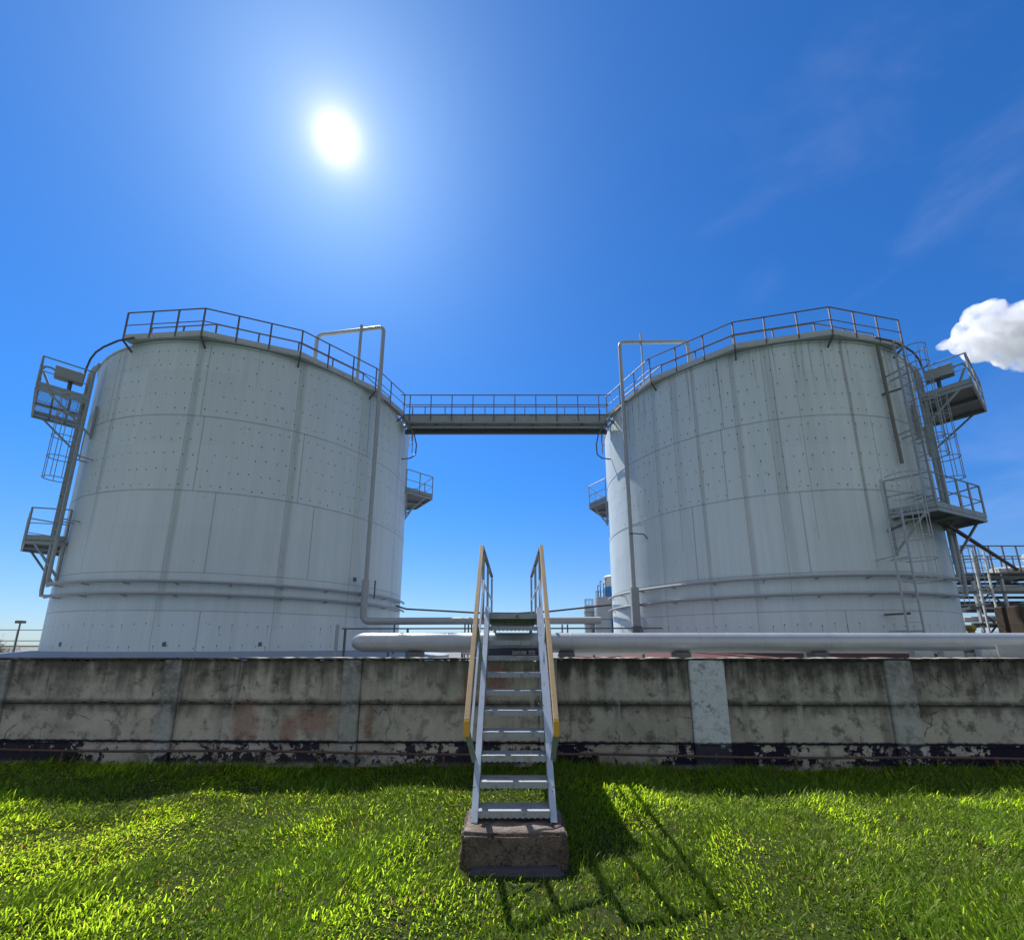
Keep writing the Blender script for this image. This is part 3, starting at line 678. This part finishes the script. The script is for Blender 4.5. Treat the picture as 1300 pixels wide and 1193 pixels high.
# small lagged pipes and blocks on the tank side of the wall
def loose(name, mb, mat, label, cat, group=None, bevel=0, smooth=False):
    return tag(mb.build(name, M[mat] if isinstance(mat, str) else mat, smooth=smooth, bevel=bevel), label, cat, group)
loose('lagged_pipe', MB().tube([(-1.0,9.2,1.55),(-.42,9.2,1.56),(-.33,9.2,1.53),(-.31,9.2,1.1)], .05, 10), 'white', 'short white lagged pipe bending down left of the steps', 'pipe', smooth=True)
loose('lagged_pipe', MB().tube([(.95,9.2,1.0),(.97,9.2,1.50),(1.15,9.2,1.54),(2.75,9.2,1.57)], .05, 10), 'white', 'white lagged pipe bending down right of the steps under the silver pipe', 'pipe', smooth=True)
for i, (x, w, h, mt, lb) in enumerate(((6.0,.30,.13,'pipe','pale metal box on the wall top under the silver pipe, leftmost of three'),(6.42,.32,.13,'pipe','pale metal box under the silver pipe, middle of three'),(6.98,.24,.155,'steel_light','small greenish box under the silver pipe, rightmost of three'))):
    y_ = WY(x)+.35; loose('junction_box', MB().box((x*1.03,y_,1.40),(x*1.03+w,y_+.12,1.42+h+.06)), mt, lb, 'box', 'boxes under the silver pipe', bevel=.01)
x = 7.72; q = BPy(x)-.18
loose('metal_sheet', MB().add([(7.35,6.83,1.50),(8.05,6.81,1.49),(8.02,6.80,1.70),(7.33,6.82,1.70),(7.35,6.85,1.50),(8.05,6.83,1.49),(8.02,6.82,1.70),(7.33,6.84,1.70)], [(0,1,2,3),(7,6,5,4),(0,4,5,1),(1,5,6,2),(2,6,7,3),(3,7,4,0)]), 'pipe', 'bent grey metal sheet leaning on the silver pipe at the right', 'sheet')

# ------------------------------------------------------------------ far things in the gap between the tanks
def silo(x, y, r, h, label, mat, bands=None):
    o = empty('silo', (x,y,0), label, 'silo', 'silos far behind')
    MB().lathe([(r,0),(r,h),(r*.98,h+.05),(0,h+r*.18)], 40).build('shell', mat, o, smooth=True)
    mb = MB()
    for z in (h*.35,h*.62,h*.86): mb.lathe([(r+.005,z-.05),(r+.04,z-.04),(r+.04,z+.04),(r+.005,z+.05)], 40)
    mb.build('band', M['steel_dark'], o)
    mb = MB()
    for a in range(0,360,45): mb.bar((math.cos(R(a))*r*.8,math.sin(R(a))*r*.8,h),(math.cos(R(a))*r*.8,math.sin(R(a))*r*.8,h+1.0), .06,.06)
    mb.lathe([(r*.8,h+1.),(r*.8+.05,h+1.),(r*.8+.05,h+1.05),(r*.8,h+1.05)], 24); mb.build('top_rail', M['steel_dark'], o)
    return o
silo(12.6, 72, .85, 7.9, 'short grey ribbed silo far off between the tanks', M['pipe'])
silo(14.4, 70, 1.25, 9.0, 'wider grey silo beside the short one, pipes on its roof', M['pipe'])
mb = MB()
for k, (dx, hh) in enumerate(((-.7,1.9),(-.3,2.6),(.2,2.2),(.6,3.0))): mb.tube([(14.4+dx,69.8,9.0),(14.4+dx,69.8,9.0+hh),(14.4+dx+.25,69.8,9.0+hh)], .09, 6)
tag(mb.build('vent_pipes', M['steel_dark']), 'thin vent pipes rising from the roof of the wider grey silo', 'vent pipes')
g = G('blue_white_tower', .5, .4)
bz = (g.z < 10.9)*(g.z > 8.9) + (g.z < 5.8)*(g.z > 3.0)
g.color(g.mix(bz.min(1.), (.62,.62,.58), (.02,.22,.55)))
tw = empty('tower', (17.1, 72, 0), 'blue and white banded cylindrical tower partly behind the right tank', 'tower')
MB().lathe([(.5,0),(.5,1.6),(1.9,3.4),(1.9,12.6),(1.75,12.75),(0,13.1)], 40).build('drum', g.m, tw, smooth=True)
MB().lathe([(1.93,12.4),(1.98,12.4),(1.98,12.55),(1.93,12.55)], 40).build('rim', M['white'], tw)
mb = MB()
for a in range(45,405,90): mb.bar((math.cos(R(a))*1.5,math.sin(R(a))*1.5,0),(math.cos(R(a))*1.5,math.sin(R(a))*1.5,3.6), .2,.2)
mb.build('legs', M['steel_light'], tw)

# tree helper (trunk, limbs, crown of leaf-sized faces)
leafm = {}
def leaf_mat(name, c, tr=.35):
    m = bpy.data.materials.new(name); m.use_nodes = True; nt = m.node_tree; b = nt.nodes['Principled BSDF']; b.inputs['Roughness'].default_value = .6
    n = nt.nodes.new('ShaderNodeTexNoise'); n.inputs['Scale'].default_value = 1.3; mx = nt.nodes.new('ShaderNodeMix'); mx.data_type = 'RGBA'
    mx.inputs[6].default_value = (c[0]*.6,c[1]*.6,c[2]*.6,1); mx.inputs[7].default_value = (c[0]*1.4,c[1]*1.4,c[2]*1.2,1)
    nt.links.new(n.outputs[0], mx.inputs[0]); nt.links.new(mx.outputs[2], b.inputs['Base Color']); return m
M['leaf'] = leaf_mat('dark_foliage', (.035,.055,.02)); M['twig'] = leaf_mat('pale_twigs', (.30,.28,.24)); M['bark'] = painted('bark', (.17,.14,.11), .9, .4)
def tree(name, loc, h, spread, nleaf, ls, leaf, label, group=None, bare=False, cat='tree'):
    o = empty(name, loc, label, cat, group); rd = random.Random(int(loc[0]*13+loc[1]))
    mb = MB(); ends = []
    def limb(p, d, L_, r, lv):
        q = p + d*L_; mid = p.lerp(q,.5)+Vector((rd.uniform(-1,1),rd.uniform(-1,1),0))*L_*.07
        mb.tube([p, mid, q], [r, r*.8, r*.6], 5); 
        if lv == 0: ends.append(q); return
        for _ in range(3 if lv > 1 else 4):
            nd_ = (d + Vector((rd.uniform(-1,1),rd.uniform(-1,1),rd.uniform(-.2,.7)))*spread).normalized(); limb(q if rd.random()<.6 else mid, nd_, L_*rd.uniform(.55,.8), r*.55, lv-1); ends.append(q)
    limb(Vector((0,0,0)), Vector((0,0,1)), h*.36, h*.022, 3)
    mb.build('trunk', M['bark'] if not bare else M['twig'], o)
    v, f = MB(), None
    for _ in range(nleaf):
        e = rd.choice(ends); c = e + Vector((rd.gauss(0,1),rd.gauss(0,1),rd.gauss(0,1)))*h*(.06 if not bare else .045)
        a = Vector((rd.gauss(0,1),rd.gauss(0,1),rd.gauss(0,1))).normalized()*ls; b = Vector((rd.gauss(0,1),rd.gauss(0,1),rd.gauss(0,1))).normalized()*ls*(.6 if not bare else .08)
        v.add([c-a, c+b, c+a, c-b], [(0,1,2,3)])
    cr = v.build('crown' , leaf, o); return o
tree('shrub', (13.2,52,0), 3.6, .9, 900, .13, M['leaf'], 'dark green shrub in front of the grey silos', cat='shrub')
tree('bare_tree', (-29.6,25.5,-.2), 2.9, .95, 1500, .16, M['twig'], 'pale leafless bush beyond the wall at the far left', bare=True)
tree('bare_tree', (-32.0,27,-.2), 3.2, .95, 1500, .16, M['twig'], 'second pale leafless bush, beside the left frame edge', bare=True)

# low fence and floodlight at far left
fe = empty('yard_fence', (-27,25,0), 'light two-bar railing beyond the wall, left of the left tank', 'fence')
a = Vector((-33,24.6,0)); b = Vector((-20,26.2,0))
for i in range(11):
    p = a.lerp(b, i/10); MB().bar((p.x,p.y,0),(p.x,p.y,2.55), .05,.05).build('post', M['pipe'], fe, world=True)
for z in (2.52, 1.92): MB().bar((a.x,a.y,z),(b.x,b.y,z), .05,.05).build('rail', M['pipe'], fe, world=True)
fl = empty('floodlight', (-26.4,24,0), 'small floodlight on a slim pole standing above the railing at the left', 'floodlight')
MB().bar((-26.4,24,0),(-26.4,24,2.85), .05,.05).build('pole', M['rail_dark'], fl, world=True)
MB().box((-26.62,23.9,2.83),(-26.18,24.1,2.98)).build('lamp_head', M['rail_dark'], fl, world=True, bevel=.02)

# ------------------------------------------------------------------ pipe rack at the right
rk = empty('pipe_rack', (22.5,20,0), 'tall steel pipe rack with stairs and guard rails at the right frame edge', 'pipe rack')
for (x,y_) in ((19.9,18.9),(21.15,18.9),(19.9,21.),(21.15,21.),(25.,19.),(25.,21.),(28.5,19.),(28.5,21.)):
    MB().bar((x,y_,0),(x,y_,4.95 if x > 21 else 4.4), .09,.09).build('column', M['steel_light'], rk, world=True)
mb = MB()
for z in (1.9,2.55,3.25,3.9,4.55):
    for y_ in (18.9,21.): mb.bar((19.5,y_,z),(29,y_,z), .10,.12)
for x in (19.9,21.15,22.9,25.,28.5):
    for z in (1.9,3.25,4.55): mb.bar((x,18.9,z),(x,21,z), .09,.1)
mb.build('beam', M['steel_dark'], rk, world=True)
mb = MB()
for x0_, x1_ in ((19.9,21.15),(21.15,25.)):
    for z in (1.9,3.25): mb.bar((x0_,18.88,z),(x1_,18.88,z+1.3), .05,.05); mb.bar((x1_,18.92,z),(x0_,18.92,z+1.3), .05,.05)
mb.build('brace', M['steel_dark'], rk, world=True)
MB().box((19.6,18.8,4.70),(29.,21.1,4.74)).build('platform', M['steel_dark'], rk, world=True)
for y_ in (18.8,21.1):
    rl = MB().bar((19.6,y_,5.92),(29,y_,5.92), .045,.045).build('guard_rail', M['rail_dark'], rk, world=True)
    MB().bar((19.6,y_,5.35),(29,y_,5.35), .03,.03).build('mid_rail', M['rail_dark'], rl, world=True)
    for x in np.arange(19.6,29.1,.6): MB().bar((x,y_,4.74),(x,y_,5.9), .04,.04).build('post', M['rail_dark'], rl, world=True)
def lad2(x, y_, z1):
    mb = MB()
    for dx in (-.25,.25): mb.bar((x+dx,y_,0),(x+dx,y_,z1), .06,.05)
    l_ = mb.build('ladder', M['white'], rk, world=True)
    for z in np.arange(.3,z1,.32): MB().tube([(x-.25,y_,z),(x+.25,y_,z)], .014, 5).build('rung', M['white'], l_, world=True)
lad2(19.75, 18.3, 5.6); 
mb = MB()
for z in (3.3,3.9,4.5,5.1,5.7): mb.tube([(18.85+.40*math.cos(R(a)), 18.0-.45*math.sin(R(a)), z) for a in range(0,361,24)], .018, 5)
for a in range(0,360,60): mb.tube([(18.85+.40*math.cos(R(a)),18.0-.45*math.sin(R(a)),3.3),(18.85+.40*math.cos(R(a)),18.0-.45*math.sin(R(a)),5.7)], .014, 5)
mb.build('ladder_cage', M['steel_light'], rk, world=True)
for i,(p,q,r_,mt,lb) in enumerate((((22.55,19.0,5.42),(30,18.2,5.75),.20,'white','cream lagged pipe, topmost on the pipe rack, its end showing'),
        ((21.3,19.3,4.86),(30,18.6,5.35),.17,'white','cream lagged pipe on the pipe rack just under the topmost one'),
        ((19.6,19.6,4.12),(30,19.4,4.2),.14,'white','white pipe crossing mid height in the pipe rack'),
        ((19.6,20.3,4.15),(30,20.1,4.25),.18,'steel_dark','dark pipe behind the white one in the pipe rack'),
        ((19.6,19.4,2.78),(30,19.4,2.8),.12,'white','lowest pale pipe in the pipe rack'),
        ((19.6,20.4,3.45),(30,20.2,3.5),.20,'steel_dark','thick dark pipe deep in the pipe rack'),
        ((21.5,18.7,3.42),(30,18.5,3.75),.045,g.m,'thin green pipe sloping across the pipe rack'))):
    if i == 6:
        gg = G('green_paint', .5, .3).color((.05,.35,.28)); mt = gg.m
    loose('rack_pipe', MB().tube([p,q], r_, 12), mt, lb, 'pipe', 'pipes on the rack', smooth=True)
dc = empty('concrete_pier', (24.,18.1,0), 'dark brown concrete pier below the pipe rack at the right edge', 'pier')
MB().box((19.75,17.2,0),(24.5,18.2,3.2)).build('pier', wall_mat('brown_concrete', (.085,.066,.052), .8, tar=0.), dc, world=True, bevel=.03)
mb = MB()
for i, x in enumerate((19.95,20.4,21.0,21.7,22.4,23.1)): mb.box((x,17.15,0),(x+.12,17.2,3.1)); mb.build('rib', M['rail_dark'], dc, world=True); mb = MB()
loose('stacked_equipment', MB().box((18.35,17.85,0),(18.5,18.1,2.30)).tube([(18.42,17.8,2.36),(18.42,18.15,2.36)], .12, 12), painted('yellow_paint', (.35,.27,.05), .6, .4), 'small yellow pump housing at the foot of the pipe rack', 'pump', bevel=.04)
bpo = empty('sloping_pipe', (14.2,13.75,5.3), 'dark brown pipe sloping from the right tank platform to the pipe rack', 'pipe')
MB().tube([(13.9,13.6,5.42),(14.3,13.8,5.36),(25.0,21.0,4.78)], .062, 8).build('pipe', M['rust'], bpo, world=True, smooth=True)

# ------------------------------------------------------------------ cloud (volume far off)
SUN_AZ, SUN_EL = R(-26.9), R(52.)
S = Vector((math.sin(SUN_AZ)*math.cos(SUN_EL), math.cos(SUN_AZ)*math.cos(SUN_EL), math.sin(SUN_EL)))

def cloud():
    m = bpy.data.materials.new('cloud_volume'); m.use_nodes = True; nt = m.node_tree; nd = nt.nodes; nd.clear(); L = nt.links.new
    out = nd.new('ShaderNodeOutputMaterial'); pv = nd.new('ShaderNodeVolumePrincipled'); tc = nd.new('ShaderNodeTexCoord')
    pv.inputs['Color'].default_value = (1,1,1,1); pv.inputs['Anisotropy'].default_value = .35
    bm = bmesh.new()
    blobs = [(8,0,26,26,20,16),(-14,0,8,20,16,15),(24,0,34,20,18,12),(2,0,-4,36,26,26),(-6,0,-22,26,20,16),(40,10,2,40,34,34),(88,0,-2,56,36,40),(20,-8,-16,36,28,20),(66,5,-28,50,30,24),(100,0,-30,50,30,24),(28,0,-34,24,16,13),(-24,0,-12,22,16,14),(-48,0,-13,15,10,5),(140,0,-4,60,36,46),(58,0,24,24,20,15),(20,0,22,18,16,12),(-8,0,18,13,10,9),(40,0,-32,22,14,12)]
    for (x,y,z,a,b,c) in blobs:
        q = bmesh.ops.create_icosphere(bm, subdivisions=4, radius=1)
        for v in q['verts']: v.co = Vector((x+v.co.x*a, y+v.co.y*b, z+v.co.z*c))
    me = bpy.data.meshes.new('cloud'); bm.to_mesh(me); bm.free()
    o = bpy.data.objects.new('cloud', me); COL.objects.link(o)
    rm = o.modifiers.new('remesh', 'REMESH'); rm.mode = 'VOXEL'; rm.voxel_size = 2.2
    from mathutils import noise
    bpy.context.view_layer.update(); dg = bpy.context.evaluated_depsgraph_get(); me2 = bpy.data.meshes.new_from_object(o.evaluated_get(dg)); o.modifiers.clear(); o.data = me2
    for v in me2.vertices:
        q = v.co/26.
        n_ = sum(abs(noise.noise(q*2**k + Vector((k*3.1,1,7))))/1.6**k for k in range(6)) - .42
        v.co = v.co + v.normal*(n_*9.)
    o.data = me2; rm = o.modifiers.new('remesh', 'REMESH'); rm.mode = 'VOXEL'; rm.voxel_size = 1.9
    bpy.context.view_layer.update(); dg = bpy.context.evaluated_depsgraph_get(); me2 = bpy.data.meshes.new_from_object(o.evaluated_get(dg)); o.modifiers.clear(); o.data = me2
    bm = bmesh.new(); bm.from_mesh(me2); bm.verts.ensure_lookup_table(); seen = set(); best = []
    for v0 in bm.verts:
        if v0.index in seen: continue
        isl = [v0]; seen.add(v0.index); st_ = [v0]
        while st_:
            a = st_.pop()
            for e in a.link_edges:
                b = e.other_vert(a)
                if b.index not in seen: seen.add(b.index); isl.append(b); st_.append(b)
        if len(isl) > len(best): best = isl
    keep = set(v.index for v in best); bmesh.ops.delete(bm, geom=[v for v in bm.verts if v.index not in keep], context='VERTS'); bm.to_mesh(me2); bm.free()
    for p in me2.polygons: p.use_smooth = True
    no = nd.new('ShaderNodeTexNoise'); no.inputs['Scale'].default_value = .06; no.inputs['Detail'].default_value = 7; no.inputs['Roughness'].default_value = .62
    L(tc.outputs['Object'], no.inputs['Vector']); mr = nd.new('ShaderNodeMapRange'); L(no.outputs[0], mr.inputs[0]); mr.inputs[1].default_value = .40; mr.inputs[2].default_value = .62; mr.inputs[3].default_value = .002; mr.inputs[4].default_value = .085
    L(mr.outputs[0], pv.inputs['Density']); L(pv.outputs[0], out.inputs['Volume'])
    me2.materials.clear(); me2.materials.append(m)
    o.location = (850, 700, 553); o.rotation_euler = (0, 0, R(-8)); o.scale = (1.15,1.12,1.35)
    tag(o, 'white cumulus cloud in the sky right of the right tank', 'cloud', kind='structure')
cloud()
sc.cycles.volume_bounces = 5; sc.cycles.volume_step_rate = .6; sc.cycles.volume_max_steps = 256

# ------------------------------------------------------------------ sun, sky
sun = bpy.data.lights.new('sun', 'SUN'); sun.energy = 4.8; sun.angle = R(.5); sun.color = (1, .955, .89)
so = bpy.data.objects.new('sun', sun); COL.objects.link(so); so.rotation_euler = S.to_track_quat('Z', 'Y').to_euler(); so.location = (0,0,30)
w = bpy.data.worlds.new('World'); sc.world = w; w.use_nodes = True; nt = w.node_tree; nd = nt.nodes; L = nt.links.new
bg = nd['Background']; sk = nd.new('ShaderNodeTexSky'); sk.sky_type = 'NISHITA'; sk.sun_disc = False
sk.sun_elevation = SUN_EL; sk.sun_rotation = SUN_AZ; sk.air_density = 1.0; sk.dust_density = .22; sk.ozone_density = 3.0; sk.altitude = 100
hsv = nd.new('ShaderNodeHueSaturation'); hsv.inputs['Saturation'].default_value = 1.0; hsv.inputs['Value'].default_value = 1.
L(sk.outputs[0], hsv.inputs['Color'])
tc = nd.new('ShaderNodeTexCoord')
def vm(op, a, b=None, sclr=None):
    n = nd.new('ShaderNodeVectorMath'); n.operation = op
    for i, v in enumerate((a, b)):
        if v is None: continue
        if hasattr(v, 'is_linked'): L(v, n.inputs[i])
        else: n.inputs[i].default_value = v
    if sclr is not None: L(sclr, n.inputs[3])
    return n
def mt(op, a, b=0.):
    n = nd.new('ShaderNodeMath'); n.operation = op
    for i, v in enumerate((a, b)):
        if hasattr(v, 'is_linked'): L(v, n.inputs[i])
        else: n.inputs[i].default_value = v
    return n.outputs[0]
dn = vm('NORMALIZE', tc.outputs['Generated']).outputs[0]
dot = vm('DOT_PRODUCT', dn, tuple(S)).outputs['Value']
ang = mt('ARCCOSINE', mt('MINIMUM', dot, .999999))          # radians from the sun
halo = mt('EXPONENT', mt('MULTIPLY', ang, -1/R(8.)))
halo2 = mt('EXPONENT', mt('MULTIPLY', ang, -1/R(1.0)))
disc = mt('LESS_THAN', ang, R(1.6))
sx0 = nd.new('ShaderNodeSeparateXYZ'); L(dn, sx0.inputs[0]); he = nd.new('ShaderNodeMapRange'); he.interpolation_type = 'SMOOTHSTEP'; L(sx0.outputs[2], he.inputs[0]); he.inputs[1].default_value = .0; he.inputs[2].default_value = .38
tm = nd.new('ShaderNodeMix'); tm.data_type = 'RGBA'; L(he.outputs[0], tm.inputs[0]); tm.inputs[6].default_value = (.42,.56,.80,1); tm.inputs[7].default_value = (.195,.59,1.04,1)
tint = vm('MULTIPLY', hsv.outputs[0], tm.outputs[2])
c1 = vm('SCALE', (2.9,2.7,1.8)); L(halo, c1.inputs[3])
c2 = vm('SCALE', (19.,15.,11.)); L(halo2, c2.inputs[3])
c3 = vm('SCALE', (120.,116.,108.)); L(disc, c3.inputs[3])
# thin high haze wisps
wn = nd.new('ShaderNodeTexNoise'); wn.inputs['Scale'].default_value = 3.2; wn.inputs['Detail'].default_value = 7; wn.inputs['Roughness'].default_value = .55; wn.inputs['Distortion'].default_value = .7
mp = nd.new('ShaderNodeMapping'); mp.inputs['Scale'].default_value = (1.0,1.2,2.2); mp.inputs['Rotation'].default_value = (0,.5,.3); L(dn, mp.inputs[0]); L(mp.outputs[0], wn.inputs['Vector'])
wr = nd.new('ShaderNodeMapRange'); wr.interpolation_type = 'SMOOTHSTEP'; L(wn.outputs[0], wr.inputs[0]); wr.inputs[1].default_value = .44; wr.inputs[2].default_value = .85; wr.inputs[4].default_value = 1.
sx = nd.new('ShaderNodeSeparateXYZ'); L(dn, sx.inputs[0])
rgt = nd.new('ShaderNodeMapRange'); rgt.interpolation_type = 'SMOOTHSTEP'; L(sx.outputs[0], rgt.inputs[0]); rgt.inputs[1].default_value = .15; rgt.inputs[2].default_value = .6
wf = mt('MULTIPLY', wr.outputs[0], rgt.outputs[0]); c4 = vm('SCALE', (.65,.6,.5)); L(wf, c4.inputs[3])
s1 = vm('ADD', tint.outputs[0], c1.outputs[0]); s2 = vm('ADD', s1.outputs[0], c2.outputs[0]); s3 = vm('ADD', s2.outputs[0], c3.outputs[0]); s4 = vm('ADD', s3.outputs[0], c4.outputs[0])
# broken white cloud added unseen behind the camera as neutral fill for shaded fronts
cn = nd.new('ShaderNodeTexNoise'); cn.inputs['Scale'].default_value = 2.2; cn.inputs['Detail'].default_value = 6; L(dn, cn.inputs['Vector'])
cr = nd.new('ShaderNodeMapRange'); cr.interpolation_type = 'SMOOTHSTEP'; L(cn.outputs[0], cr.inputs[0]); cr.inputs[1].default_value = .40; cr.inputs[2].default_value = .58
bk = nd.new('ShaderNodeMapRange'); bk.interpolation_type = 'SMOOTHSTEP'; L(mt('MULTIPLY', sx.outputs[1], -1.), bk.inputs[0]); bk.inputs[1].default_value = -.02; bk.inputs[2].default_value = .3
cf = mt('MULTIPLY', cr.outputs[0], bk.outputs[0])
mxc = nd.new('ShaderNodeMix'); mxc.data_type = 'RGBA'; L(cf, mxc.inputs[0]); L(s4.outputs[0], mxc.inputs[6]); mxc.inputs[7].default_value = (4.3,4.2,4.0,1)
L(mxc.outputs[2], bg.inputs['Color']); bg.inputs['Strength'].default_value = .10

# ------------------------------------------------------------------ camera
cam = bpy.data.cameras.new('camera'); co = bpy.data.objects.new('camera', cam); COL.objects.link(co); sc.camera = co
co.location = (0, 0, 1.7); co.rotation_euler = (R(90+12.13), 0, 0)
cam.sensor_fit = 'HORIZONTAL'; cam.sensor_width = 36; cam.lens = 560/1300*36; cam.shift_x = .0004; cam.shift_y = 101.5/1300; cam.clip_start = .05; cam.clip_end = 6000
sc.view_settings.view_transform = 'Standard'; sc.view_settings.look = 'None'; sc.view_settings.exposure = .6; sc.view_settings.gamma = 1
sc.cycles.max_bounces = 8; sc.cycles.diffuse_bounces = 4; sc.cycles.use_denoising = True
